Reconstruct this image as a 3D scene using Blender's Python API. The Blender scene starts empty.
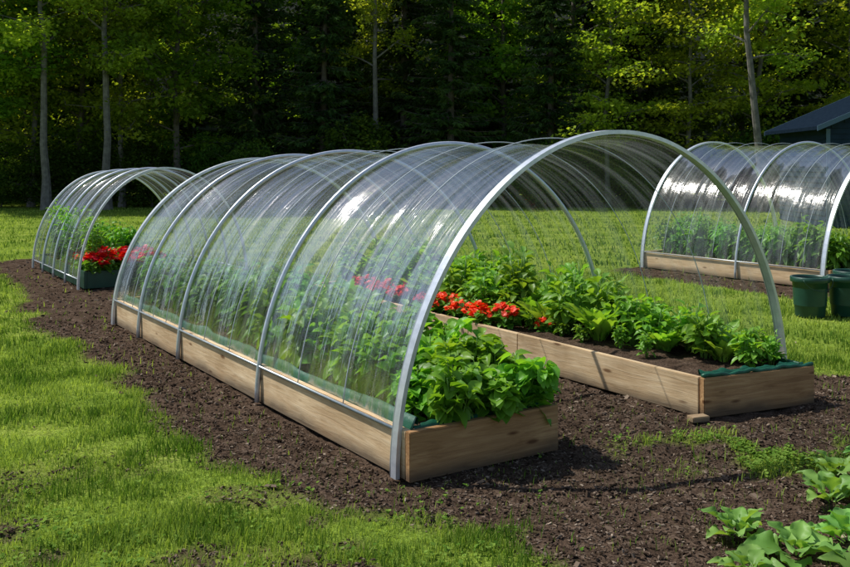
import bpy, bmesh, math, numpy as np
from mathutils import Vector, Matrix
rng = np.random.default_rng(7)
scene = bpy.context.scene
COL = scene.collection
PI = math.pi

# ------------------------------------------------------------------ helpers
class Acc:
    def __init__(s): s.V=[];s.F=[];s.M=[];s.C=[];s.n=0
    def add(s,V,F,m=0,c=None):
        V=np.asarray(V,float).reshape(-1,3);F=np.asarray(F,int).reshape(-1,3)
        s.V.append(V);s.F.append(F+s.n);s.M.append(np.full(len(F),m))
        if c is None:c=0.5
        c=np.broadcast_to(np.asarray(c,float),(len(V),)) if np.ndim(c)<2 else c
        s.C.append(np.array(c));s.n+=len(V)
    def scatter(s,tV,tF,M,P,m=0,c=None):
        N=len(P);K=len(tV)
        V=np.einsum('nij,kj->nki',M,tV)+P[:,None,:]
        F=(tF[None]+(np.arange(N)*K)[:,None,None])
        if c is None:c=rng.random(N)
        s.add(V.reshape(-1,3),F.reshape(-1,3),m,np.repeat(c,K))
    def mesh(s,name,mats,smooth=True):
        V=np.concatenate(s.V);F=np.concatenate(s.F);M=np.concatenate(s.M);C=np.concatenate(s.C)
        me=bpy.data.meshes.new(name)
        me.vertices.add(len(V));me.vertices.foreach_set('co',V.ravel().astype(np.float32))
        me.loops.add(len(F)*3);me.loops.foreach_set('vertex_index',F.ravel().astype(np.int32))
        me.polygons.add(len(F));me.polygons.foreach_set('loop_start',(np.arange(len(F))*3).astype(np.int32))
        me.polygons.foreach_set('material_index',M.astype(np.int32))
        me.update(calc_edges=True)
        me.polygons.foreach_set('use_smooth',np.full(len(F),smooth))
        a=me.attributes.new('rnd','FLOAT','POINT');a.data.foreach_set('value',C.astype(np.float32))
        for m in mats:me.materials.append(m)
        return me

def obj(name,me,parent=None,loc=(0,0,0),rot=(0,0,0),scale=(1,1,1)):
    o=bpy.data.objects.new(name,me);COL.objects.link(o)
    o.location=loc;o.rotation_euler=rot;o.scale=scale
    if parent:o.parent=parent
    return o
def empty(name,loc=(0,0,0),rot=(0,0,0)):
    o=bpy.data.objects.new(name,None);COL.objects.link(o);o.location=loc;o.rotation_euler=rot
    o.empty_display_size=.1
    return o
def norm(v):return v/(np.linalg.norm(v,axis=-1,keepdims=True)+1e-9)
def frames(d,up,sc):
    d=norm(d);x=norm(np.cross(d,up));z=np.cross(x,d)
    M=np.stack([x,d,z],axis=-1)
    return M*np.asarray(sc).reshape(-1,1,1)
def grid_faces(nu,nv):
    i,j=np.meshgrid(np.arange(nu-1),np.arange(nv-1),indexing='ij')
    a=(i*nv+j).ravel();b=a+1;c=a+nv;d=c+1
    return np.concatenate([np.stack([a,c,d],1),np.stack([a,d,b],1)])
def tube(P,R,sides=7):
    P=np.asarray(P,float);R=np.broadcast_to(np.asarray(R,float),(len(P),))
    T=norm(np.gradient(P,axis=0))
    ref=np.array([0,0,1.]) if abs(T[0][2])<.8 else np.array([1.,0,0])
    V=[]
    prev=norm(np.cross(T[0],ref))
    for i in range(len(P)):
        x=prev-T[i]*np.dot(prev,T[i]);x=norm(x);prev=x
        y=np.cross(T[i],x)
        for k in range(sides):
            a=2*PI*k/sides
            V.append(P[i]+R[i]*(math.cos(a)*x+math.sin(a)*y))
    F=[]
    for i in range(len(P)-1):
        for k in range(sides):
            a=i*sides+k;b=i*sides+(k+1)%sides;c=a+sides;d=b+sides
            F+= [[a,b,d],[a,d,c]]
    n0=len(V);V.append(P[0]);V.append(P[-1]);L=(len(P)-1)*sides
    for k in range(sides):
        F.append([n0,(k+1)%sides,k]);F.append([n0+1,L+k,L+(k+1)%sides])
    return np.array(V),np.array(F)
def box(x0,x1,y0,y1,z0,z1):
    V=np.array([[x,y,z] for x in(x0,x1) for y in(y0,y1) for z in(z0,z1)],float)
    F=[[0,1,3],[0,3,2],[4,6,7],[4,7,5],[0,4,5],[0,5,1],[2,3,7],[2,7,6],[0,2,6],[0,6,4],[1,5,7],[1,7,3]]
    return V,np.array(F)
_lat=np.random.default_rng(3).random((256,256))
def vn(x,y):
    xi=np.floor(x).astype(int);yi=np.floor(y).astype(int);fx=x-xi;fy=y-yi
    fx=fx*fx*(3-2*fx);fy=fy*fy*(3-2*fy)
    g=lambda a,b:_lat[a%256,b%256]
    return (g(xi,yi)*(1-fx)+g(xi+1,yi)*fx)*(1-fy)+(g(xi,yi+1)*(1-fx)+g(xi+1,yi+1)*fx)*fy
def fbm(x,y,o=4):
    s=0;a=.5;t=0
    for k in range(o):
        s=s+a*vn(x*2**k+17*k,y*2**k+31*k);t+=a;a*=.5
    return s/t

# ------------------------------------------------------------------ materials
def newmat(name):
    m=bpy.data.materials.new(name);m.use_nodes=True;nt=m.node_tree;nt.nodes.clear()
    o=nt.nodes.new('ShaderNodeOutputMaterial')
    return m,nt,o
def N(nt,t,**k):
    n=nt.nodes.new(t)
    for a,b in k.items():
        if a in('inp',):
            for i,v in b.items():n.inputs[i].default_value=v
        else:setattr(n,a,b)
    return n
def ramp(nt,fac,stops):
    r=nt.nodes.new('ShaderNodeValToRGB')
    el=r.color_ramp.elements
    while len(el)<len(stops):el.new(.5)
    for e,(p,c) in zip(el,stops):e.position=p;e.color=(*c,1) if len(c)==3 else c
    if fac is not None:nt.links.new(fac,r.inputs[0])
    return r
def leafmat(name,dark,light,trans=.4,rough=.5,spec=.3,cheap=False,tc=(1.7,1.5,.5,1)):
    m,nt,o=newmat(name);L=nt.links
    at=N(nt,'ShaderNodeAttribute',attribute_name='rnd')
    r=ramp(nt,at.outputs['Fac'],[(0,dark),(1,light)])
    oi=N(nt,'ShaderNodeObjectInfo')
    hs=N(nt,'ShaderNodeHueSaturation')
    mr=N(nt,'ShaderNodeMapRange',inp={3:.8,4:1.2})
    L.new(oi.outputs['Random'],mr.inputs[0]);L.new(mr.outputs[0],hs.inputs['Value'])
    mr2=N(nt,'ShaderNodeMapRange',inp={3:.485,4:.515})
    L.new(oi.outputs['Random'],mr2.inputs[0]);L.new(mr2.outputs[0],hs.inputs['Hue'])
    L.new(r.outputs[0],hs.inputs['Color'])
    if cheap:
        p=N(nt,'ShaderNodeBsdfDiffuse');L.new(hs.outputs[0],p.inputs[0])
    else:
        p=N(nt,'ShaderNodeBsdfPrincipled',inp={'Roughness':rough,'Specular IOR Level':spec})
        L.new(hs.outputs[0],p.inputs['Base Color'])
    t=N(nt,'ShaderNodeBsdfTranslucent')
    mx=N(nt,'ShaderNodeMixRGB',blend_type='MULTIPLY',inp={0:1.,2:tc})
    L.new(hs.outputs[0],mx.inputs[1]);L.new(mx.outputs[0],t.inputs[0])
    ms=N(nt,'ShaderNodeMixShader',inp={0:trans})
    L.new(p.outputs[0],ms.inputs[1]);L.new(t.outputs[0],ms.inputs[2]);L.new(ms.outputs[0],o.inputs[0])
    return m
def plain(name,c,rough=.5,metal=0,noise=None,bump=0,c2=None,spec=.5):
    m,nt,o=newmat(name);L=nt.links
    p=N(nt,'ShaderNodeBsdfPrincipled',inp={'Roughness':rough,'Metallic':metal,'Base Color':(*c,1),'Specular IOR Level':spec})
    if noise:
        tc=N(nt,'ShaderNodeTexCoord');n=N(nt,'ShaderNodeTexNoise',inp={'Scale':noise,'Detail':4.,'Roughness':.6})
        L.new(tc.outputs['Object'],n.inputs['Vector'])
        r=ramp(nt,n.outputs[0],[(.3,c),(.7,c2 or c)]);L.new(r.outputs[0],p.inputs['Base Color'])
        if bump:
            b=N(nt,'ShaderNodeBump',inp={'Strength':bump,'Distance':.02});L.new(n.outputs[0],b.inputs['Height']);L.new(b.outputs[0],p.inputs['Normal'])
    L.new(p.outputs[0],o.inputs[0]);return m

M_basil=leafmat('basil_leaf',(.08,.24,.018),(.28,.52,.055),.42,.40)
M_pepper=leafmat('pepper_leaf',(.07,.22,.02),(.22,.45,.05),.4,.42)
M_lettuce=leafmat('lettuce_leaf',(.09,.25,.02),(.31,.52,.07),.42,.42)
M_cabb=leafmat('cabbage_leaf',(.09,.24,.04),(.28,.48,.11),.35,.48)
M_stem=plain('green_stem',(.14,.28,.05),.5)
M_petal=leafmat('red_petal',(.60,.012,.008),(.9,.05,.02),.25,.45)
M_tree1=leafmat('maple_foliage',(.065,.145,.012),(.24,.36,.045),.55,cheap=True)
M_tree2=leafmat('birch_foliage',(.14,.23,.02),(.39,.48,.07),.55,cheap=True)
M_spruce=leafmat('spruce_needles',(.016,.042,.014),(.085,.14,.036),.2,cheap=True)
M_shrub=leafmat('shrub_foliage',(.03,.075,.012),(.11,.19,.03),.4,cheap=True)
M_grass=leafmat('grass_blade',(.08,.155,.02),(.40,.50,.10),.38,cheap=True,tc=(1.4,1.35,.7,1))
M_bark=plain('bark',(.06,.05,.04),.9,noise=8,c2=(.14,.12,.10))
M_bark2=plain('pale_bark',(.075,.068,.06),.85,noise=6,c2=(.20,.185,.165))
M_metal=plain('galvanised_steel',(.52,.56,.62),.36,.55,noise=20,bump=.05,c2=(.68,.71,.76))
M_metald=plain('weathered_steel',(.30,.34,.36),.4,.6,noise=15,c2=(.42,.46,.48))
M_liner=plain('green_liner',(.004,.065,.036),.5,noise=12,bump=.4,c2=(.008,.11,.055))
M_plastic=plain('dark_green_plastic',(.008,.045,.028),.4,noise=9,c2=(.015,.07,.045))
M_rope=plain('pale_strap',(.42,.47,.50),.5)

def woodmat(name,c1,c2,c3):
    m,nt,o=newmat(name);L=nt.links
    tc=N(nt,'ShaderNodeTexCoord');oi=N(nt,'ShaderNodeObjectInfo')
    va=N(nt,'ShaderNodeVectorMath',operation='ADD')
    mlt=N(nt,'ShaderNodeMath',operation='MULTIPLY',inp={1:30.});L.new(oi.outputs['Random'],mlt.inputs[0])
    L.new(tc.outputs['Object'],va.inputs[0]);L.new(mlt.outputs[0],va.inputs[1])
    mp=N(nt,'ShaderNodeMapping',inp={'Scale':(1.6,22,22)});L.new(va.outputs[0],mp.inputs[0])
    n=N(nt,'ShaderNodeTexNoise',inp={'Scale':1.6,'Detail':6.,'Roughness':.65,'Distortion':1.2});L.new(mp.outputs[0],n.inputs[0])
    r=ramp(nt,n.outputs[0],[(.25,c1),(.5,c2),(.72,c3)])
    mp2=N(nt,'ShaderNodeMapping',inp={'Scale':(2.6,9,9)});L.new(va.outputs[0],mp2.inputs[0])
    v=N(nt,'ShaderNodeTexVoronoi',inp={'Scale':1.});L.new(mp2.outputs[0],v.inputs[0])
    kr=ramp(nt,v.outputs['Distance'],[(.07,(.25,.15,.09)),(.15,(1,1,1))])
    mx=N(nt,'ShaderNodeMixRGB',blend_type='MULTIPLY',inp={0:.85});L.new(r.outputs[0],mx.inputs[1]);L.new(kr.outputs[0],mx.inputs[2])
    n2=N(nt,'ShaderNodeTexNoise',inp={'Scale':2.5,'Detail':5.});L.new(va.outputs[0],n2.inputs[0])
    r2=ramp(nt,n2.outputs[0],[(.35,(.66,.60,.54)),(.65,(1,1,1))])
    mx2=N(nt,'ShaderNodeMixRGB',blend_type='MULTIPLY',inp={0:.8});L.new(mx.outputs[0],mx2.inputs[1]);L.new(r2.outputs[0],mx2.inputs[2])
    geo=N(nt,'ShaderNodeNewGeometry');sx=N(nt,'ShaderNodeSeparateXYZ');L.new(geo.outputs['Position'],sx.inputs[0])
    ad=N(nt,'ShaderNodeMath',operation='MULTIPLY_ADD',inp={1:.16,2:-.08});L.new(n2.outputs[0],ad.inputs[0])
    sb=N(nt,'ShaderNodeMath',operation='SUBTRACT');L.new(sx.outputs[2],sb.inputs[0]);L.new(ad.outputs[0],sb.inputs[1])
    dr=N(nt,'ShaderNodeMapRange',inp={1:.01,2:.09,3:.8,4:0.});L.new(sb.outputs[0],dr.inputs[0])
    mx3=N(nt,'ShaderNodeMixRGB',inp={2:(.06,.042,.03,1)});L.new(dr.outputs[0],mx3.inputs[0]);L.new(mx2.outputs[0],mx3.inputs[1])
    p=N(nt,'ShaderNodeBsdfPrincipled',inp={'Roughness':.7,'Specular IOR Level':.25});L.new(mx3.outputs[0],p.inputs[0])
    b=N(nt,'ShaderNodeBump',inp={'Strength':.45,'Distance':.007});L.new(n.outputs[0],b.inputs['Height']);L.new(b.outputs[0],p.inputs['Normal'])
    L.new(p.outputs[0],o.inputs[0]);return m
M_wood=woodmat('pine_board',(.48,.32,.17),(.70,.52,.31),(.80,.64,.42))
M_wood_shade=woodmat('shaded_pine_board',(.25,.13,.055),(.43,.245,.11),(.57,.36,.17))  # same pine for the end boards, their shade put into the darker colour

def soilmat(name,attr=False):
    m,nt,o=newmat(name);L=nt.links
    geo=N(nt,'ShaderNodeNewGeometry')
    n=N(nt,'ShaderNodeTexNoise',inp={'Scale':9.,'Detail':6.,'Roughness':.7});L.new(geo.outputs[0],n.inputs[0])
    n3=N(nt,'ShaderNodeTexNoise',inp={'Scale':70.,'Detail':3.});L.new(geo.outputs[0],n3.inputs[0])
    r=ramp(nt,n.outputs[0],[(.28,(.035,.024,.017)),(.5,(.075,.052,.037)),(.75,(.145,.105,.078))])
    r3=ramp(nt,n3.outputs[0],[(.3,(.5,.5,.5)),(.7,(1.45,1.4,1.35))])
    mx=N(nt,'ShaderNodeMixRGB',blend_type='MULTIPLY',inp={0:1.});L.new(r.outputs[0],mx.inputs[1]);L.new(r3.outputs[0],mx.inputs[2])
    ad2=N(nt,'ShaderNodeMath',operation='MULTIPLY_ADD',inp={1:.6});L.new(n3.outputs[0],ad2.inputs[0]);L.new(n.outputs[0],ad2.inputs[2])
    b=N(nt,'ShaderNodeBump',inp={'Strength':.9,'Distance':.03});L.new(ad2.outputs[0],b.inputs['Height'])
    p=N(nt,'ShaderNodeBsdfDiffuse');L.new(b.outputs[0],p.inputs['Normal'])
    if attr:
        g=N(nt,'ShaderNodeTexNoise',inp={'Scale':1.3,'Detail':4.,'Roughness':.6});L.new(geo.outputs[0],g.inputs[0])
        g2=N(nt,'ShaderNodeTexNoise',inp={'Scale':30.,'Detail':4.,'Roughness':.7});L.new(geo.outputs[0],g2.inputs[0])
        gr=ramp(nt,g.outputs[0],[(.3,(.11,.18,.025)),(.5,(.19,.27,.042)),(.7,(.30,.36,.075))])
        gr2=ramp(nt,g2.outputs[0],[(.3,(.40,.40,.36)),(.65,(1.2,1.2,1.1))])
        mg=N(nt,'ShaderNodeMixRGB',blend_type='MULTIPLY',inp={0:1.});L.new(gr.outputs[0],mg.inputs[1]);L.new(gr2.outputs[0],mg.inputs[2])
        at=N(nt,'ShaderNodeAttribute',attribute_name='dirt')
        mm=N(nt,'ShaderNodeMixRGB');L.new(at.outputs['Fac'],mm.inputs[0]);L.new(mg.outputs[0],mm.inputs[1]);L.new(mx.outputs[0],mm.inputs[2])
        L.new(mm.outputs[0],p.inputs[0])
    else:L.new(mx.outputs[0],p.inputs[0])
    L.new(p.outputs[0],o.inputs[0]);return m
M_ground=soilmat('lawn_and_soil',True)
M_soil=soilmat('bed_soil')

def filmmat():
    m,nt,o=newmat('clear_film');L=nt.links
    uv=N(nt,'ShaderNodeUVMap',uv_map='UVMap')
    mp=N(nt,'ShaderNodeMapping',inp={'Scale':(.7,11,1)});L.new(uv.outputs[0],mp.inputs[0])
    n=N(nt,'ShaderNodeTexNoise',inp={'Scale':1.,'Detail':6.,'Roughness':.58,'Distortion':.4});L.new(mp.outputs[0],n.inputs[0])
    mp2=N(nt,'ShaderNodeMapping',inp={'Scale':(5,5,1)});L.new(uv.outputs[0],mp2.inputs[0])
    n2=N(nt,'ShaderNodeTexNoise',inp={'Scale':1.,'Detail':3.,'Roughness':.6});L.new(mp2.outputs[0],n2.inputs[0])
    hz=N(nt,'ShaderNodeMapRange',inp={1:.44,2:.78,3:.012,4:.24});L.new(n.outputs[0],hz.inputs[0])
    ad=N(nt,'ShaderNodeMath',operation='MULTIPLY_ADD',inp={1:.5});L.new(n2.outputs[0],ad.inputs[0]);L.new(n.outputs[0],ad.inputs[2])
    b=N(nt,'ShaderNodeBump',inp={'Strength':.4,'Distance':.03});L.new(ad.outputs[0],b.inputs['Height'])
    tr=N(nt,'ShaderNodeBsdfTransparent',inp={0:(.975,.985,.985,1)})
    df=N(nt,'ShaderNodeBsdfDiffuse',inp={0:(.80,.82,.83,1)})
    tl=N(nt,'ShaderNodeBsdfTranslucent',inp={0:(.80,.82,.83,1)})
    m1=N(nt,'ShaderNodeMixShader',inp={0:.5});L.new(df.outputs[0],m1.inputs[1]);L.new(tl.outputs[0],m1.inputs[2])
    m2=N(nt,'ShaderNodeMixShader');L.new(hz.outputs[0],m2.inputs[0]);L.new(tr.outputs[0],m2.inputs[1]);L.new(m1.outputs[0],m2.inputs[2])
    gl=N(nt,'ShaderNodeBsdfGlossy',inp={'Roughness':.15,0:(.97,.96,.94,1)});L.new(b.outputs[0],gl.inputs['Normal'])
    lw=N(nt,'ShaderNodeLayerWeight',inp={0:.14})
    fr=N(nt,'ShaderNodeMapRange',inp={3:.032,4:.40});L.new(lw.outputs['Fresnel'],fr.inputs[0])
    m3=N(nt,'ShaderNodeMixShader');L.new(fr.outputs[0],m3.inputs[0]);L.new(m2.outputs[0],m3.inputs[1]);L.new(gl.outputs[0],m3.inputs[2])
    L.new(m3.outputs[0],o.inputs[0]);return m
M_film=filmmat()

# ------------------------------------------------------------------ tunnel frame of reference
O=np.array([-.153,4.7]);v=np.array([.836,.549]);u=np.array([-.549,.836])
ANG=math.atan2(v[1],v[0])
def T(a,b):return O+a*v+b*u

# ------------------------------------------------------------------ ground
poly=np.array([(.75,2.2),(.50,3.5),(.45,3.85),(.30,4.02),(-.1,4.1),(-.38,4.33),(-.85,4.72),(-1.3,5.3),(-1.9,6.2),(-2.95,7.96),(-3.7,8.92),
 (-5.1,11.5),(-7.1,15.2),(-6.8,16.2),(-4.2,15.2),(-3.0,13.2),(-2.9,10.2),(-.5,11.8),(1.9,9.3),(3.1,7.2),(3.7,6.6),(5.2,5.6),(5,2.2)])
def sdist(x,y,P):
    d=np.full(x.shape,1e9);ins=np.zeros(x.shape,bool)
    for i in range(len(P)):
        ax,ay=P[i];bx,by=P[(i+1)%len(P)]
        ex,ey=bx-ax,by-ay;t=np.clip(((x-ax)*ex+(y-ay)*ey)/(ex*ex+ey*ey),0,1)
        d=np.minimum(d,np.hypot(x-ax-t*ex,y-ay-t*ey))
        c=((ay>y)!=(by>y))&(x<(bx-ax)*(y-ay)/(by-ay+1e-12)+ax);ins^=c
    return np.where(ins,d,-d)
O3=np.array([5.1,11.8])
poly2=np.array([O3+a*v+b*u for a,b in((-.9,-.4),(3.6,-.5),(3.6,3.2),(-.8,3.2))])
def dirt(x,y):
    nz=(fbm(x*2.2,y*2.2,4)-.5)
    s=sdist(x,y,poly)+nz*.55
    m=np.clip(s/.18+.5,0,1)
    s2=sdist(x,y,poly2)+nz*.5
    m=np.maximum(m,np.clip(s2/.15+.5,0,1))
    e=((x-1.85)/.85)**2+((y-5.12)/.38)**2
    w=np.clip(1.25-e,0,1)*np.clip((fbm(x*5,y*5,3)-.40)*5,0,1)
    m=m*(1-.85*w)
    bp=np.clip((fbm(x*2.1+9,y*2.9+4,4)-.53)*9,0,1)*np.clip((5.3-y)/1.2,0,1)
    return np.maximum(m,bp*.8)
def gz(x,y):
    near=np.clip((16-y)/8,0,1)
    return ((fbm(x*1.1,y*1.1,3)-.5)*.05)*near-.012
xs=np.concatenate([np.array([-260,-160,-90,-60,-40,-28,-20,-15,-12,-10]),np.arange(-9,9.01,.055),np.array([10,12,15,20,28,40,60,90,160,260])])
ys=np.concatenate([np.array([-60,-20,-6,0,1.2]),np.arange(2,19.0,.055),np.array([20,22,24,27,30,34,38,45,60,90,160,300])])
X,Y=np.meshgrid(xs,ys,indexing='ij')
D=dirt(X,Y);Z=gz(X,Y)
fine=((X>-9)&(X<9)&(Y>2)&(Y<19))
Z=Z+np.where(fine,(fbm(X*9,Y*9,3)-.5)*.05*D,0)
A=Acc();A.add(np.stack([X,Y,Z],-1),grid_faces(*X.shape))
me=A.mesh('ground',[M_ground])
at=me.attributes.new('dirt','FLOAT','POINT');at.data.foreach_set('value',D.ravel().astype(np.float32))
obj('ground',me)

bt=np.array([[-.5,0,0],[.5,0,0],[-.4,.12,.55],[.4,.12,.55],[0,.45,1.]])
bf=np.array([[0,1,3],[0,3,2],[2,3,4]])
def blades(n,y0,y1,h,w,marg=1.2,acc=None):
    y=y0+(y1-y0)*rng.random(n)
    hw=y*.50+marg;x=(rng.random(n)*2-1)*hw
    dm=dirt(x,y);dens=fbm(x*3,y*3,3)
    k=rng.random(n)<np.clip(1.03-dm,0.006,1)*np.clip(.1+1.7*dens,0,1)
    a=(x-O[0])*v[0]+(y-O[1])*v[1];b=(x-O[0])*u[0]+(y-O[1])*u[1]
    inb=(a>-.05)&(a<1.05)&(b>-.1)&(b<5.5)|(a>2.1)&(a<3.3)&(b>-.4)&(b<5.5)
    k&=~inb
    x=x[k];y=y[k];n=len(x)
    cl=fbm(x*4.5+3,y*4.5,3)
    th=rng.random(n)*2*PI;hh=h*(.4+1.*rng.random(n))*np.clip(.2+2.*(cl-.15),.3,1.9);ww=w*(.6+.8*rng.random(n));ln=.3+1.1*rng.random(n)
    c,s=np.cos(th),np.sin(th)
    M=np.zeros((n,3,3));M[:,0,0]=c*ww;M[:,1,0]=s*ww;M[:,0,1]=-s*hh*ln;M[:,1,1]=c*hh*ln;M[:,2,2]=hh
    z=gz(x,y)-.003
    col=np.clip(rng.normal(.45,.25,n)+(fbm(x*1.3,y*1.3,4)-.5)*1.6-(cl-.5)*1.1,0,1)
    acc.scatter(bt,bf,M,np.stack([x,y,z],1),0,col)
G=Acc()
blades(90000,3.2,5.0,.042,.0042,acc=G,marg=.3)
blades(95000,5.0,8.0,.045,.006,acc=G,marg=.3)
blades(80000,8,14,.05,.010,acc=G,marg=.5)
blades(60000,14,34,.06,.02,acc=G,marg=1)
obj('grass',G.mesh('grass',[M_grass]))

def leaf_tmpl(w=.3,fold=.25,curl=.35,pet=0.,wav=0.,rows=7,cols=3,point=.8,seed=0):
    ts=np.linspace(0,1,rows);V=[]
    for i,t in enumerate(ts):
        if t<pet:ww=.025
        else:
            q=(t-pet)/(1-pet);ww=w*max(0,math.sin(PI*min(1,q**point*.97+.03)))**.8 if q<1 else .004
            ww=max(ww,.015) if q<1 else .004
        for j in range(cols):
            s=(j/(cols-1))*2-1
            x=s*ww;z=abs(s)*ww*fold*2-curl*t*t+wav*(abs(s)**2)*math.sin(t*17+s*2.5+seed)*(0 if t<pet else 1)
            V.append([x,t,z])
    return np.array(V),grid_faces(rows,cols)
W=Acc()
tv,tf=leaf_tmpl(.45,.1,.1,rows=4,cols=3)
n=2600
x=1.85+rng.normal(0,.40,n);y=5.12+rng.normal(0,.2,n)
x2=rng.random(1500)*2.9-2.2;y2=3.4+rng.random(1500)*1.2
x=np.concatenate([x,x2]);y=np.concatenate([y,y2]);n=len(x)
k=(fbm(x*5,y*5,3)>.48)&(rng.random(n)<1.0-.8*dirt(x,y));x=x[k];y=y[k];n=len(x)
for q in range(3):
    a=rng.random(n)*2*PI
    d=np.stack([np.cos(a),np.sin(a),.2+.6*rng.random(n)],1)
    W.scatter(tv,tf,frames(d,np.tile([0,0,1.],(n,1)),.010+.014*rng.random(n)),np.stack([x,y,gz(x,y)+.01+.025*rng.random(n)],1),0,.5*rng.random(n))
obj('clover_weeds',W.mesh('clover_weeds',[M_grass]))

M_chip,nt,o_=newmat('mulch_chip')
at=N(nt,'ShaderNodeAttribute',attribute_name='rnd')
r=ramp(nt,at.outputs['Fac'],[(0,(.025,.017,.012)),(.6,(.09,.062,.044)),(.94,(.18,.135,.10)),(1,(.34,.27,.20))])
p=N(nt,'ShaderNodeBsdfDiffuse');nt.links.new(r.outputs[0],p.inputs[0]);nt.links.new(p.outputs[0],o_.inputs[0])
bv,bF=box(-.5,.5,-.5,.5,-.5,.5);bv[4:,1]*=.5;bv[[1,3]]*=.75
def chips(n,y0,y1,s,acc):
    y=y0+(y1-y0)*rng.random(n);x=(rng.random(n)*2-1)*(y*.5+.4)
    k=rng.random(n)<dirt(x,y)*.95+.004
    a=(x-O[0])*v[0]+(y-O[1])*v[1];b=(x-O[0])*u[0]+(y-O[1])*u[1]
    k&=~((a>0)&(a<1.03)&(b>-.06)&(b<5.5)|(a>2.2)&(a<3.15)&(b>-.3)&(b<5.5))
    x=x[k];y=y[k];n=len(x)
    th=rng.random(n)*PI;el=rng.normal(0,.35,n)
    d=np.stack([np.cos(th)*np.cos(el),np.sin(th)*np.cos(el),np.sin(el)],1)
    up=np.stack([rng.normal(0,.4,n),rng.normal(0,.4,n),np.ones(n)],1)
    S=s*(.35+1.1*rng.random(n)**2)
    M=frames(d,up,S)*np.array([.42,1.2,.25])[None,None,:]
    acc.scatter(bv,bF,M,np.stack([x,y,gz(x,y)+.004+(fbm(x*9,y*9,3)-.5)*.05],1))
Cc=Acc();chips(50000,3.2,6.0,.019,Cc);chips(1100,3.2,8.0,.045,Cc);chips(32000,6,9.5,.025,Cc);chips(8000,9.5,16,.04,Cc)
obj('bark_mulch',Cc.mesh('bark_mulch',[M_chip],False))

# ------------------------------------------------------------------ raised beds
def board(name,p0,p1,h,th,mat,parent,z0=0.):
    p0=np.array(p0);p1=np.array(p1);Lg=np.linalg.norm(p1-p0);ang=math.atan2(*(p1-p0)[::-1])
    bm=bmesh.new();bmesh.ops.create_cube(bm,size=1)
    for q in bm.verts:q.co=Vector((q.co.x*Lg,q.co.y*th,q.co.z*h))
    bmesh.ops.bevel(bm,geom=list(bm.edges),offset=.004,segments=2,affect='EDGES')
    me=bpy.data.meshes.new(name);bm.to_mesh(me);bm.free();me.materials.append(mat)
    c=(p0+p1)/2
    return obj(name,me,parent,(c[0],c[1],z0+h/2),(0,0,ang))
def soilbed(name,c4,z,parent,n=(24,120)):
    c=[np.array(q) for q in c4];s,t=np.meshgrid(np.linspace(0,1,n[0]),np.linspace(0,1,n[1]),indexing='ij')
    P=(c[0]*(1-s[...,None])+c[1]*s[...,None])*(1-t[...,None])+(c[3]*(1-s[...,None])+c[2]*s[...,None])*t[...,None]
    zz=z+(fbm(P[...,0]*7,P[...,1]*7,4)-.5)*.06
    A=Acc();A.add(np.dstack([P,zz]),grid_faces(*n));return obj(name,A.mesh(name,[M_soil]),parent)
HB=.25
bedL=empty('raised_bed')
cuts=[-.06,1.74,3.42,5.45]
for i in range(3):
    board('side_board',T(.045,cuts[i]+.002),T(.045,cuts[i+1]-.002),HB,.04,M_wood,bedL)
    board('inner_side_board',T(.98,cuts[i]+.002),T(.98,cuts[i+1]-.002),HB,.04,M_wood,bedL)
board('end_board',T(.022,-.085),T(1.01,-.085),HB+.004,.042,M_wood_shade,bedL)
board('far_end_board',T(.022,5.48),T(1.01,5.48),HB,.04,M_wood,bedL)
soilbed('soil',[T(.06,-.06),T(.97,-.06),T(.97,5.46),T(.06,5.46)],.215,bedL)
bedR=empty('raised_bed')
a0,b0,a1,b1=2.21,-.11,3.12,-.27
for i in range(3):
    board('side_board',T(a0+.02,(b0+.03 if i==0 else cuts[i])+.002),T(a0+.02,cuts[i+1]-.002),HB,.04,M_wood,bedR)
board('outer_side_board',T(a1-.02,b1+.045),T(a1-.02,5.45),HB,.04,M_wood,bedR)
board('end_board',T(a0-.004,b0),T(a1,b1),HB+.004,.042,M_wood_shade,bedR)
board('far_end_board',T(a0,5.48),T(a1,5.48),HB,.04,M_wood,bedR)
soilbed('soil',[T(a0+.03,b0+.02),T(a1-.03,b1+.04),T(a1-.03,5.46),T(a0+.03,5.46)],.22,bedR)
board('wood_offcut',T(a0-.14,b0-.02),T(a0-.02,b0-.05),.035,.07,M_wood,None,0.0)
def ribbon(P0,P1,zb,zt,lean,n=80,seed=0):
    s=np.linspace(0,1,n);P=np.outer(1-s,P0)+np.outer(s,P1)
    d=norm(P1-P0);nn=np.array([-d[1],d[0]])*lean
    wv=(fbm(s*14+seed,s*0+seed,3)-.5)
    top=P+nn*(.6+wv[:,None]*.9)
    rows=[np.column_stack([P,np.full(n,zb)]),np.column_stack([P+(top-P)*.5,zb+(zt-zb)*.55+wv*.01]),np.column_stack([top,zt+wv*.035]),
          np.column_stack([top+nn*.25,zt-.006+wv*.035]),np.column_stack([P+nn*.5+(top-P)*.5,np.full(n,zb+(zt-zb)*.5)])]
    return np.stack(rows).reshape(-1,3),grid_faces(5,n)
A=Acc();A.add(*ribbon(T(.072,5.4),T(.072,-.04),.22,.305,.05,n=160,seed=3));A.add(*ribbon(T(.09,-.05),T(.96,-.05),.225,.268,.03,seed=5))
A.add(*ribbon(T(.95,-.04),T(.95,5.4),.22,.262,.02,seed=9))
obj('liner',A.mesh('liner',[M_liner]),bedL)
A=Acc()
P0,P1=T(a0+.04,b0+.03),T(a1-.03,b1+.035)
A.add(*ribbon(P0,P1,.23,.275,.04,seed=11));A.add(*ribbon(T(a1-.05,b1+.05),T(a1-.05,5.4),.23,.275,.03,seed=12))
pp=np.linspace(0,1,40);PP=np.outer(1-pp,T(a0,b0))+np.outer(pp,T(a1,b1));
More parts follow.
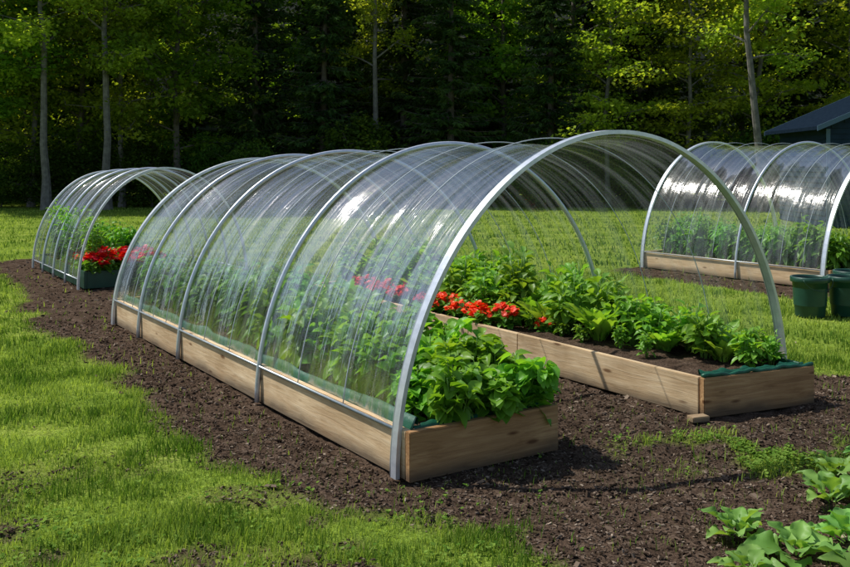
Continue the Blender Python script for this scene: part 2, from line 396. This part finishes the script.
A.add(*tube(np.column_stack([PP,.262+.006*np.sin(pp*19)+.004*np.sin(pp*47)]),.014,8))
obj('liner',A.mesh('liner',[M_liner]),bedR)

# ------------------------------------------------------------------ poly tunnels
def arch(th,Wd,H):return Wd/2*(1-np.cos(th)),H*np.sin(th)
def tunnel(name,Og,Wd,Hf,Hb,Lg,hoops,nrope,film_z=.24,band=.05,seed=0):
    root=empty(name,(Og[0],Og[1],0),(0,0,ANG))
    Hat=lambda b:Hf+(Hb-Hf)*np.clip(b/Lg,0,1)
    th=np.linspace(0,PI,72)
    for i,b in enumerate(hoops):
        a,z=arch(th,Wd,Hat(b));a=a.copy();z=z.copy()
        A=Acc()
        if i==0 or i==len(hoops)-1:
            hw=band/2;ht=.012
            da=np.gradient(a);dz=np.gradient(z);l=np.hypot(da,dz);na,nz_=-dz/l,da/l
            pr=[(-ht,-hw),(-ht,hw),(ht,hw),(ht,-hw),(-ht,-hw)]
            rows=[]
            for (rr,bb) in pr:rows.append(np.column_stack([a+na*rr,np.full_like(a,b+bb),z+nz_*rr]))
            A.add(np.stack(rows).reshape(-1,3),grid_faces(5,len(a)))
            obj('front_hoop' if i==0 else 'rear_hoop',A.mesh('front_hoop',[M_metal],False),root)
            A=Acc();V,F=tube(np.column_stack([a,np.full_like(a,b+band*.62),z]),.013,8);A.add(V,F)
            obj('hoop_tube',A.mesh('hoop_tube',[M_metald]),root)
        else:
            V,F=tube(np.column_stack([a,np.full_like(a,b),z+.006]),.018,8);A.add(V,F)
            obj('hoop',A.mesh('hoop',[M_metal]),root)
    A=Acc();rr=np.random.default_rng(seed)
    hs=np.array(hoops)
    for i in range(len(hoops)-1):
        m=nrope
        for k in range(1,m+1):
            b=hoops[i]+(hoops[i+1]-hoops[i])*k/(m+1)+rr.normal(0,.02)
            t0=math.asin(min(1,film_z/Hat(b)));t2=np.linspace(t0,PI-t0,60)
            a,z=arch(t2,Wd-.012,Hat(b)-.012);dr=.006*np.sin(t2*3+rr.random()*6)
            V,F=tube(np.column_stack([a+.006,b+dr,z+.004]),.0035,5);A.add(V,F)
    obj('film_strap',A.mesh('film_strap',[M_rope]),root)
    nb=int(Lg/.04);bs=np.linspace(0.0,Lg,nb);nt_=90
    tt=np.linspace(0,1,nt_)
    B,S=np.meshgrid(bs,tt,indexing='ij')
    Hh=Hat(B);t0=np.arcsin(np.clip(film_z/Hh,0,1))
    TH=t0+(PI-2*t0)*S
    idx=np.clip(np.searchsorted(hs,B,side='right')-1,0,len(hs)-2)
    fr=(B-hs[idx])/(hs[idx+1]-hs[idx]);fr=np.clip(fr,0,1)
    sag=.03*np.clip(np.sin(PI*fr),0,1)**.8
    wr=(fbm(B*7+seed,S*5,3)-.5)*.03+(fbm(B*2.2+3*seed,S*2.5+5,2)-.5)*.05
    edge=np.clip(fr*(1-fr)*12,0,1)
    k=1-(sag-wr*edge)/1.6-.008
    a=Wd/2-Wd/2*np.cos(TH)*k;z=Hh*np.sin(TH)*k
    z=np.where(S<.02,z+(fbm(B*5,B*0+seed,2)-.5)*.02,z)
    A=Acc();A.add(np.dstack([a,B,z]),grid_faces(nb,nt_))
    me=A.mesh('film',[M_film])
    uvl=me.uv_layers.new(name='UVMap')
    vi=np.zeros(len(me.loops),np.int32);me.loops.foreach_get('vertex_index',vi)
    UV=np.stack([(S*4).ravel(),B.ravel()],1)[vi];uvl.data.foreach_set('uv',UV.ravel().astype(np.float32))
    obj('film',me,root)
    A=Acc()
    for aa in(.012,Wd-.012):
        V,F=tube([[aa,0,film_z+.005],[aa,Lg,film_z+.005]],.009,6);A.add(V,F)
    obj('base_rail',A.mesh('base_rail',[M_metald]),root)
    return root
tunnel('hoop_greenhouse',O,3.2,1.80,1.67,5.45,[0,1.78,3.42,4.55,5.43],2,seed=1)
O2=np.array([-4.45,11.8])
tunnel('hoop_greenhouse',O2,2.3,1.56,1.5,3.0,[0,.75,1.5,2.25,3.0],1,film_z=.12,band=.045,seed=4)
L3=3.1
tunnel('hoop_greenhouse',O3,3.4,1.90,1.98,L3,[0,1.35,L3],3,seed=8)

# ------------------------------------------------------------------ plants
def stemtube(A,p0,p1,r,bend=0,m=1):
    p0=np.array(p0);p1=np.array(p1);t=np.linspace(0,1,5)[:,None]
    P=p0+(p1-p0)*t;P[:,2]+=bend*np.sin(t[:,0]*PI)
    V,F=tube(P,np.linspace(r,r*.5,5),5);A.add(V,F,m,.5)
def bush(name,seed,H,R,ns,nl,Ll,tm,mat,flowers=0,el=(-25,50)):
    r=np.random.default_rng(seed);A=Acc();P=[];Dn=[];S=[]
    for i in range(ns):
        ph=r.random()*2*PI;rad=R*math.sqrt(r.random());h=H*(.6+.4*r.random())*(1-.25*(rad/R)**2)
        b=np.array([math.cos(ph)*rad*.25,math.sin(ph)*rad*.25,-.02]);t_=np.array([math.cos(ph)*rad,math.sin(ph)*rad,h])
        stemtube(A,b,t_,.005)
        k=nl//ns
        t=.2+.8*r.random(k)**.75;az=r.random(k)*2*PI;e=np.radians(r.uniform(*el,k))
        d=np.stack([np.cos(az)*np.cos(e),np.sin(az)*np.cos(e),np.sin(e)],1)
        p=b+(t_-b)*t[:,None]+d*np.array([1,1,.3])*.025
        P.append(p);Dn.append(d);S.append(Ll*(.55+.6*r.random(k))*(1.15-.45*t**2))
    P=np.concatenate(P);Dn=np.concatenate(Dn);S=np.concatenate(S);n=len(P)
    up=np.stack([r.normal(0,.35,n),r.normal(0,.35,n),np.ones(n)],1)
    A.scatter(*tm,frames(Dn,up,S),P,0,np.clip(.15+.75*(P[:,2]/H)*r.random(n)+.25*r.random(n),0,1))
    if flowers:
        pt=leaf_tmpl(.5,.1,.15,rows=4,point=1.3)
        for i in range(flowers):
            ph=r.random()*2*PI;rad=R*math.sqrt(r.random());c=np.array([math.cos(ph)*rad,math.sin(ph)*rad,H*(.75+.35*r.random())*(1-.3*(rad/R)**2)])
            for j in range(4):
                cc=c+r.normal(0,.012,3);nz=norm(np.array([r.normal(0,.5),r.normal(0,.5)-.3,1]))
                x=norm(np.cross(nz,[1,0,.1]));y=np.cross(nz,x);an=np.arange(6)*2*PI/6+r.random()
                d=np.cos(an)[:,None]*x+np.sin(an)[:,None]*y+nz*.25
                A.scatter(*pt,frames(d,np.tile(nz,(6,1)),r.uniform(.018,.028,6)),np.tile(cc,(6,1)),2)
    return A.mesh(name,[mat,M_stem,M_petal])
def rosette(name,seed,n,Ll,elr,tm,mat,spread=.03,H0=0.):
    r=np.random.default_rng(seed);A=Acc()
    az=np.arange(n)*2.4+r.normal(0,.25,n);q=np.arange(n)/n
    e=np.radians(elr[0]+(elr[1]-elr[0])*q+r.normal(0,6,n))
    d=np.stack([np.cos(az)*np.cos(e),np.sin(az)*np.cos(e),np.sin(e)],1)
    P=np.stack([np.cos(az)*spread,np.sin(az)*spread,H0*q],1)
    up=np.stack([-np.cos(az)*.6+r.normal(0,.2,n),-np.sin(az)*.6+r.normal(0,.2,n),np.ones(n)],1)
    S=Ll*(1.05-.5*q)*(.8+.35*r.random(n))
    half=n//2;Fm=frames(d,up,S)
    A.scatter(tm[0][0],tm[0][1],Fm[:half],P[:half],0,np.clip(.2+.8*r.random(half),0,1))
    A.scatter(tm[1][0],tm[1][1],Fm[half:],P[half:],0,np.clip(.3+.7*r.random(n-half),0,1))
    return A.mesh(name,[mat,M_stem])
tb=leaf_tmpl(.40,.25,.38,wav=.03,rows=8,cols=5,point=.9);tp=leaf_tmpl(.22,.2,.45,rows=6)
tl=[leaf_tmpl(.22,.25,.35,pet=.25,wav=.05,rows=12,cols=5,seed=i) for i in(1,2)]
tc_=[leaf_tmpl(.36,.22,.38,pet=.24,wav=.08,rows=16,cols=7,seed=i,point=.9) for i in(3,5)]
basil=[bush('basil',s,.40,.18,12,220,.13,tb,M_basil) for s in range(4)]
pepper=[bush('pepper',20+s,.62,.17,10,260,.125,tp,M_pepper,el=(-50,35)) for s in range(3)]
chard=[rosette('chard',40+s,22,.33,(48,86),tl,M_lettuce,spread=.04) for s in range(4)]
leafy=[bush('leafy',60+s,.46,.11,8,100,.115,leaf_tmpl(.30,.22,.4,pet=.1,wav=.02,rows=8,cols=5),M_lettuce,el=(-20,65)) for s in range(3)]
flow=[bush('flower',80+s,.17,.13,7,80,.07,tb,M_pepper,flowers=26) for s in range(3)]
cabb=[rosette('cabbage',90+s,12,.19,(18,72),tc_,M_cabb,spread=.02,H0=.05) for s in range(4)]
bean=[bush('vine',100+s,1.1,.2,9,330,.10,tp,M_pepper) for s in range(2)]
rp=np.random.default_rng(11)
def put(name,lst,xy,z,s,sz=None):
    obj(name,lst[rp.integers(len(lst))],None,(xy[0],xy[1],z),(rp.normal(0,.04),rp.normal(0,.04),rp.random()*6.28),(s,s,sz or s*rp.uniform(.9,1.1)))
b=.03
while b<2.3:
    for a in(.36,.58,.84):
        s=.86+.08*b+rp.normal(0,.05)
        sz=.92+.24*b+rp.normal(0,.07)
        if a<.4:s*=.85;sz*=.9
        put('basil_plant',basil,T(a+rp.normal(0,.02),b+rp.normal(0,.04)),.21,s,sz)
    b+=.22
for b in(2.5,2.72,2.95,3.2):
    for a in(.42,.72):put('pepper_plant',pepper,T(a+rp.normal(0,.02),b+rp.normal(0,.04)),.21,rp.uniform(1.,1.12),1.12)
for b in(3.7,3.95,4.2,4.5,4.8,5.1,5.3):
    for a in(.40,.7):put('pepper_plant',pepper,T(a+rp.normal(0,.02),b+rp.normal(0,.04)),.21,rp.uniform(.85,.98))
b=-.02
while b<5.3:
    for a in(2.72,2.86,3.0):
        if b<.3 and a<2.8:continue
        s=(.72+.32*min(b,2.0))*rp.uniform(.78,1.14)
        L_=chard if rp.random()<.35 else leafy
        put('chard_plant' if L_ is chard else 'bean_plant',L_,T(a+rp.normal(0,.05),b+rp.normal(0,.05)),.22,min(s,1.15)*(.9 if L_ is chard else 1),s)
    b+=.21
for b,a in((.65,2.52),(.95,2.56),(1.3,2.5),(1.6,2.56),(1.95,2.54)):
    put('lettuce_plant',leafy,T(a,b),.22,.42)
for b in np.arange(2.3,5.2,.26):put('bean_plant',leafy,T(2.58,b),.22,1.,1.05)
for b in(2.15,2.35,2.55,2.78,3.0,3.2,3.8,4.05,4.3,4.5):
    put('red_geranium_plant',flow,T(2.37+rp.normal(0,.03),b),.22,rp.uniform(.95,1.15))
put('red_geranium_plant',flow,T(2.55,1.80),.22,.7)
for (x,y,s) in((1.34,3.95,.9),(1.50,3.72,1.05),(1.78,3.86,1.0),(1.93,4.36,1.),(2.10,4.72,.95),(2.30,4.50,.9),(2.10,4.02,1.),(2.45,4.22,1.),(2.42,4.97,.85),(1.72,3.45,1.05),(1.25,3.55,.8)):
    put('cabbage_plant',cabb,(x,y),float(gz(np.array([x]),np.array([y]))[0])+.01,s)
def T2(a,b):return O2+a*v+b*u
bed2=empty('planter_box')
for p,q,nm in((T2(.12,.05),T2(1.05,.05),'front'),(T2(.12,2.9),T2(1.05,2.9),'back'),(T2(.10,.03),T2(.10,2.92),'side'),(T2(1.07,.03),T2(1.07,2.92),'inner_side')):
    board(nm,p,q,.22,.035,M_plastic,bed2)
soilbed('soil',[T2(.12,.06),T2(1.05,.06),T2(1.05,2.9),T2(.12,2.9)],.19,bed2,(10,30))
for b in np.arange(.15,1.0,.24):
    for a in(.28,.52,.78,.98):put('red_geranium_plant',flow,T2(a,b),.18,rp.uniform(1.2,1.6))
for b in np.arange(.9,2.8,.35):
    for a in(.35,.8):put('tomato_plant',pepper,T2(a+.05,b),.18,rp.uniform(1.,1.2))
for b in(.3,.8,1.4,2.0,2.5):put('climbing_bean_plant',bean,T2(.25,b),.1,.85)
def T3(a,b):return O3+a*v+b*u
bed3=empty('raised_bed')
board('side_board',T3(.05,-.05),T3(.05,L3),.25,.04,M_wood,bed3);board('inner_side_board',T3(1.0,-.05),T3(1.0,L3),.25,.04,M_wood,bed3)
board('end_board',T3(.03,-.075),T3(1.02,-.075),.254,.04,M_wood_shade,bed3);board('far_end_board',T3(.03,L3+.02),T3(1.02,L3+.02),.25,.04,M_wood,bed3)
soilbed('soil',[T3(.07,-.05),T3(.98,-.05),T3(.98,L3),T3(.07,L3)],.21,bed3,(10,40))
for b in np.arange(.15,L3-.1,.28):
    for a in(.38,.75):put('pepper_plant',pepper,T3(a,b),.2,rp.uniform(1.0,1.3))
for b in np.arange(.0,3.,.4):put('corn_plant',chard,T3(2.5,b),.0,2.0)

def lathe(prof,n=28):
    V=[];k=len(prof)
    for i in range(n+1):
        a=2*PI*i/n
        for r_,z in prof:V.append([r_*math.cos(a),r_*math.sin(a),z])
    return np.array(V),grid_faces(n+1,k)
A=Acc();A.add(*lathe([(0,0),(.145,0),(.15,.01),(.178,.36),(.195,.365),(.2,.37),(.2,.415),(.195,.42),(.182,.42),(.178,.40),(.165,.12)]))
A.add(*lathe([(0,.36),(.174,.37)]),1)
th=np.linspace(0,PI,20);V,F=tube(np.column_stack([.2*np.cos(th),-.06-.10*np.sin(th)*.6-.05,.40-.12*np.sin(th)]),.004,5);A.add(V,F,0)
pot=A.mesh('pot',[M_plastic,M_soil])
obj('garden_pot',pot,None,(4.08,9.75,0),(0,0,.4));obj('garden_pot',pot,None,(4.49,9.80,0),(0,0,2.))
obj('garden_pot',pot,None,(4.78,10.3,0),(0,0,1.))

# ------------------------------------------------------------------ shed
M_shed=plain('blue_siding',(.006,.017,.034),.7,noise=4,c2=(.010,.028,.052),spec=.2);M_roof=plain('roofing',(.006,.011,.02),1.,noise=12,c2=(.011,.02,.032),spec=.0);M_trim=plain('trim',(.05,.10,.16),.6)
shed=empty('shed',(10.25,23.5,0),(0,0,-.06))
Wd,De,He,Hr=6.2,3.6,2.62,3.95
A=Acc()
V=np.array([[0,0,0],[Wd,0,0],[Wd,0,He],[Wd/2,0,Hr],[0,0,He]]);Vb=V+[0,De,0]
A.add(np.concatenate([V,Vb]),[[0,1,2],[0,2,4],[4,2,3],[5,7,6],[5,9,7],[9,8,7],[0,4,9],[0,9,5],[1,6,7],[1,7,2]])
z=.02
while z<Hr-.15:
    x0=0 if z<He else (z-He)/(Hr-He)*Wd/2
    zt=z+.135;x0t=0 if zt<He else (zt-He)/(Hr-He)*Wd/2
    x0=max(x0,x0t)
    V=np.array([[x0,-.03,z],[Wd-x0,-.03,z],[Wd-x0,-.008,zt],[x0,-.008,zt],[x0,0.005,z],[Wd-x0,.005,z]]);A.add(V,[[0,1,2],[0,2,3],[4,5,1],[4,1,0]])
    if z<He-.1:
        V=np.array([[-.03,0,z],[-.03,De,z],[-.008,De,zt],[-.008,0,zt],[.005,0,z],[.005,De,z]]);A.add(V,[[0,2,1],[0,3,2],[4,1,5],[4,0,1]])
    z+=.14
obj('walls',A.mesh('walls',[M_shed],False),shed)
A=Acc();TR=Acc();t=.09;ov=.35;sl=(Hr-He)/(Wd/2)
for sgn in(0,1):
    pr=[(-ov,He-ov*sl),(Wd/2,Hr)];
    if sgn:pr=[(Wd/2,Hr),(Wd+ov,He-ov*sl)]
    (xa,za),(xb,zb)=pr
    for acc,ya,yb,d0,d1 in((A,-.35,De+.35,.02,.02+t),(TR,-.38,-.352,-.01,.03+t),(TR,De+.352,De+.38,-.01,.03+t)):
        V=np.array([[x,y,zz+dz] for y in(ya,yb) for (x,zz) in((xa,za),(xb,zb)) for dz in(d0,d1)])
        acc.add(V,[[0,1,3],[0,3,2],[4,6,7],[4,7,5],[1,5,7],[1,7,3],[0,2,6],[0,6,4],[0,4,5],[0,5,1],[2,3,7],[2,7,6]])
obj('roof',A.mesh('roof',[M_roof],False),shed)
obj('verge_boards',TR.mesh('verge',[M_trim],False),shed)
A=Acc();A.add(*box(2.6,3.6,-.05,-.035,.05,2.05));A.add(*box(4.3,5.2,-.055,-.036,1.1,1.95));A.add(*box(-.02,.08,-.06,-.033,0,He-.1))
obj('door_and_trim',A.mesh('trim',[M_trim],False),shed)

# ------------------------------------------------------------------ trees
rh=np.array([[0,0,0],[.42,.45,.08],[0,1,-.05],[-.42,.45,.08]]);rf=np.array([[0,1,2],[0,2,3]])
def decid(name,seed,H,R,cb,nl,ncl,per,ls,mat,bark,tr=.14,csz=(.55,.55,.28)):
    r=np.random.default_rng(seed);A=Acc()
    t=np.linspace(0,1,12);wx=np.cumsum(r.normal(0,.10,12))*.6;wy=np.cumsum(r.normal(0,.10,12))*.6
    TP=np.column_stack([wx-wx[0],wy-wy[0],t*H-.1]);A.add(*tube(TP,tr*(1-t*.85)*(1+.5*np.exp(-t*25)),9),1)
    C=[]
    for i in range(nl):
        tt=cb/H+(1-cb/H)*(i+r.random())/nl*.95
        p0=np.array([np.interp(tt,t,TP[:,k]) for k in range(3)])
        az=i*2.4+r.normal(0,.4);q=(tt*H-cb)/(H-cb);prof=max(0,math.sin(PI*min(1,(.22+.75*q))))**.7
        Lg=R*prof*r.uniform(.65,1.1)+.1;e=r.uniform(.1,.7)+q*.4
        d=np.array([math.cos(az)*math.cos(e),math.sin(az)*math.cos(e),math.sin(e)])
        s=np.linspace(0,1,7)[:,None];P=p0+d*Lg*s+np.array([0,0,-.18*Lg])*s**2+np.cumsum(r.normal(0,.05,(7,3)),0)*s
        A.add(*tube(P,(tr*.38*(1-tt*.6))*(1-s[:,0]*.8),5),1)
        for k in range(ncl):
            w=r.uniform(.25,1.0);pc=np.array([np.interp(w,s[:,0],P[:,m]) for m in range(3)])
            off=r.normal(0,1,3)*np.array([.45,.45,.28])*(.4+Lg*.22)
            c=pc+off
            A.add(*tube(np.array([pc,(pc+c)/2+[0,0,.04],c]),[.014,.009,.004],4),1)
            C.append(c)
    C=np.array(C);n=len(C)*per;ci=np.repeat(np.arange(len(C)),per)
    cs=r.uniform(.5,1.15,len(C))
    P=C[ci]+r.normal(0,1,(n,3))*np.array(csz)*cs[ci][:,None]*.62
    az=r.random(n)*2*PI;e=r.normal(-.25,.45,n)
    d=np.stack([np.cos(az)*np.cos(e),np.sin(az)*np.cos(e),np.sin(e)],1)
    up=np.stack([r.normal(0,.5,n),r.normal(0,.5,n),np.ones(n)],1)
    cc=r.random(len(C))
    A.scatter(rh,rf,frames(d,up,ls*(.6+.8*r.random(n))),P,0,np.clip(.65*cc[ci]+.5*r.random(n)-.05,0,1))
    return A.mesh(name,[mat,bark],False)
def spruce(name,seed,H,R,cb):
    r=np.random.default_rng(seed);A=Acc()
    A.add(*tube([[0,0,-.1],[0.03,0,H*.5],[0,0,H]],[.17,.11,.01],8),1)
    Ps=[];Ds=[];S=[];Cs=[]
    z=cb
    while z<H-.15:
        nb=r.integers(5,9)
        for k in range(nb):
            az=r.random()*2*PI;Lg=R*(1-z/H)**.75*r.uniform(.6,1.1)+.1;dr=r.uniform(-.45,.05)
            d=np.array([math.cos(az),math.sin(az),dr]);s=np.linspace(0,1,5)
            P=np.array([0,0,z])+np.outer(s*Lg,d);P[:,2]+=.18*Lg*s**2
            A.add(*tube(P,np.linspace(.022,.005,5),4),1)
            m=int(10+Lg*13);t=.12+.9*r.random(m)
            p=np.array([0,0,z])+np.outer(t*Lg,d);p[:,2]+=.18*Lg*t**2
            side=np.array([-math.sin(az),math.cos(az),0]);sg=np.where(r.random(m)<.5,-1,1)
            dd=d*.7+side*sg[:,None]*r.uniform(.3,1,m)[:,None]+np.stack([r.normal(0,.15,m),r.normal(0,.15,m),r.uniform(-.6,.05,m)],1)
            Ps.append(p);Ds.append(dd);S.append(r.uniform(.2,.45,m)*(1.25-t*.5));Cs.append(np.full(m,r.random()))
        z+=r.uniform(.2,.34)
    P=np.concatenate(Ps);D_=np.concatenate(Ds);S=np.concatenate(S);Cs=np.concatenate(Cs);n=len(P)
    tw=rh*np.array([.36,1,1])
    up=np.stack([r.normal(0,.6,n),r.normal(0,.6,n),np.ones(n)],1)
    A.scatter(tw,rf,frames(D_,up,S),P,0,np.clip(.6*Cs+.45*r.random(n),0,1))
    A.scatter(tw,rf,frames(D_+r.normal(0,.35,(n,3)),up,S*.8),P,0,np.clip(.6*Cs+.45*r.random(n),0,1))
    return A.mesh(name,[M_spruce,M_bark],False)
maples=[decid('maple',200+s,12.5,3.1,1.2+s*.5,26,7,72,.17,M_tree1,M_bark) for s in range(3)]
birches=[decid('birch',220+s,12,2.8,2.2,24,6,75,.15,M_tree2,M_bark2,tr=.11,csz=(.75,.75,.2)) for s in range(2)]
tall=[decid('tall',240,14,2.4,5.2,16,6,80,.14,M_tree2,M_bark2,tr=.15)]
spr=[spruce('spruce',260+s,13+s,2.5,.5) for s in range(3)]
shr=[decid('shrub',280+s,2.6,1.5,.25,14,5,80,.12,M_shrub,M_bark,tr=.05) for s in range(2)]
forest=empty('forest')
rt=np.random.default_rng(21)
def tree(lst,x,y,s=1,name='tree',par=None,lean=(0,0)):
    if lean!=(0,0): rot=(lean[0],lean[1],.6)
    else: rot=(rt.normal(0,.02),rt.normal(0,.02),rt.random()*6.28)
    obj(name,lst[rt.integers(len(lst))],par,(x,y,0),rot,(s,s,s*rt.uniform(.92,1.12)))
for (yy,sp,fs) in((41.5,3.5,.6),(47,4.2,.6)):
    x=-29
    while x<30:
        L_=spr if rt.random()<fs else maples
        tree(L_,x+rt.normal(0,.6),yy+rt.normal(0,1.1),rt.uniform(.95,1.3),'forest_tree',forest);x+=sp
front=[('maple_tree',maples,-20.5,35),('maple_tree',maples,-16.6,33.8),('maple_tree',maples,-13.6,36.5),('birch_tree',birches,-15.2,35.5),
('birch_tree',birches,-11.6,35.2),('maple_tree',maples,-9.4,35.2),('spruce_tree',spr,-6.9,37.5),('spruce_tree',spr,-4.1,36.5),('spruce_tree',spr,-.9,38),('spruce_tree',spr,1.0,36),
('maple_tree',maples,3.4,38.5),('spruce_tree',spr,4.9,36),('birch_tree',birches,7.0,35),('spruce_tree',spr,8.8,37),('birch_tree',birches,9.8,34.2),
('birch_tree',birches,12.6,35),('spruce_tree',spr,14.4,37),('birch_tree',birches,15.8,34.2),('maple_tree',maples,18.8,36),('spruce_tree',spr,21,36),('maple_tree',maples,24,35)]
for nm,L_,x,y in front:tree(L_,x,y,rt.uniform(.9,1.12),nm)
tree(tall,-13.5,32.8,1,'birch_tree');tree(tall,-11.4,33,1,'birch_tree');tree(tall,11.6,31.5,1,'birch_tree',None,(0,-.13));tree(tall,-1.9,36.2,.9,'birch_tree')
x=-26
while x<28:
    tree(shr,x,35.2+rt.normal(0,.8),rt.uniform(.5,1.1),'forest_shrub',forest);x+=rt.uniform(.9,1.7)
M_backdrop=plain('forest_interior_shade',(.004,.008,.003),.95,noise=.8,c2=(.018,.03,.010))  # near-black sheet behind the trees; the forest interior's shade is in its colour
xs=np.linspace(-95,95,90);zz=np.linspace(0,1,14);XX,ZZ=np.meshgrid(xs,zz,indexing='ij')
top=19+5*fbm(XX*.12,XX*0+3,3)
A=Acc();A.add(np.dstack([XX,56-ZZ*0+ZZ**2*14-(XX/95)**2*28,ZZ*top+(fbm(XX*.5,ZZ*8,3)-.5)*1.5-.5]),grid_faces(90,14))
obj('shaded_forest_backdrop',A.mesh('backdrop',[M_backdrop]))

# ------------------------------------------------------------------ light, sky, camera
S=Vector((-.93,.37,0)).normalized();el=math.radians(54)
Sv=Vector((S.x*math.cos(el),S.y*math.cos(el),math.sin(el)))
ld=bpy.data.lights.new('sun','SUN');ld.energy=5.0;ld.angle=math.radians(.5);ld.color=(1,.965,.90)
lo=bpy.data.objects.new('sun',ld);COL.objects.link(lo);lo.rotation_euler=Sv.to_track_quat('Z','Y').to_euler();lo.location=(-20,20,30)
w=bpy.data.worlds.new('World');scene.world=w;w.use_nodes=True;nt=w.node_tree
sky=nt.nodes.new('ShaderNodeTexSky');sky.sky_type='NISHITA';sky.sun_disc=False;sky.sun_elevation=el;sky.sun_rotation=math.atan2(S.x,S.y)
bg=nt.nodes['Background'];nt.links.new(sky.outputs[0],bg.inputs[0]);bg.inputs[1].default_value=.125
cd=bpy.data.cameras.new('camera');cam=bpy.data.objects.new('camera',cd);COL.objects.link(cam);scene.camera=cam
cam.location=(0,0,1.6);cam.rotation_euler=(PI/2,0,0);cd.sensor_width=36;cd.lens=36*920/850;cd.shift_y=-118.5/850;cd.clip_end=1000;cd.clip_start=.05
scene.view_settings.view_transform='Standard';scene.view_settings.look='None';scene.view_settings.exposure=0
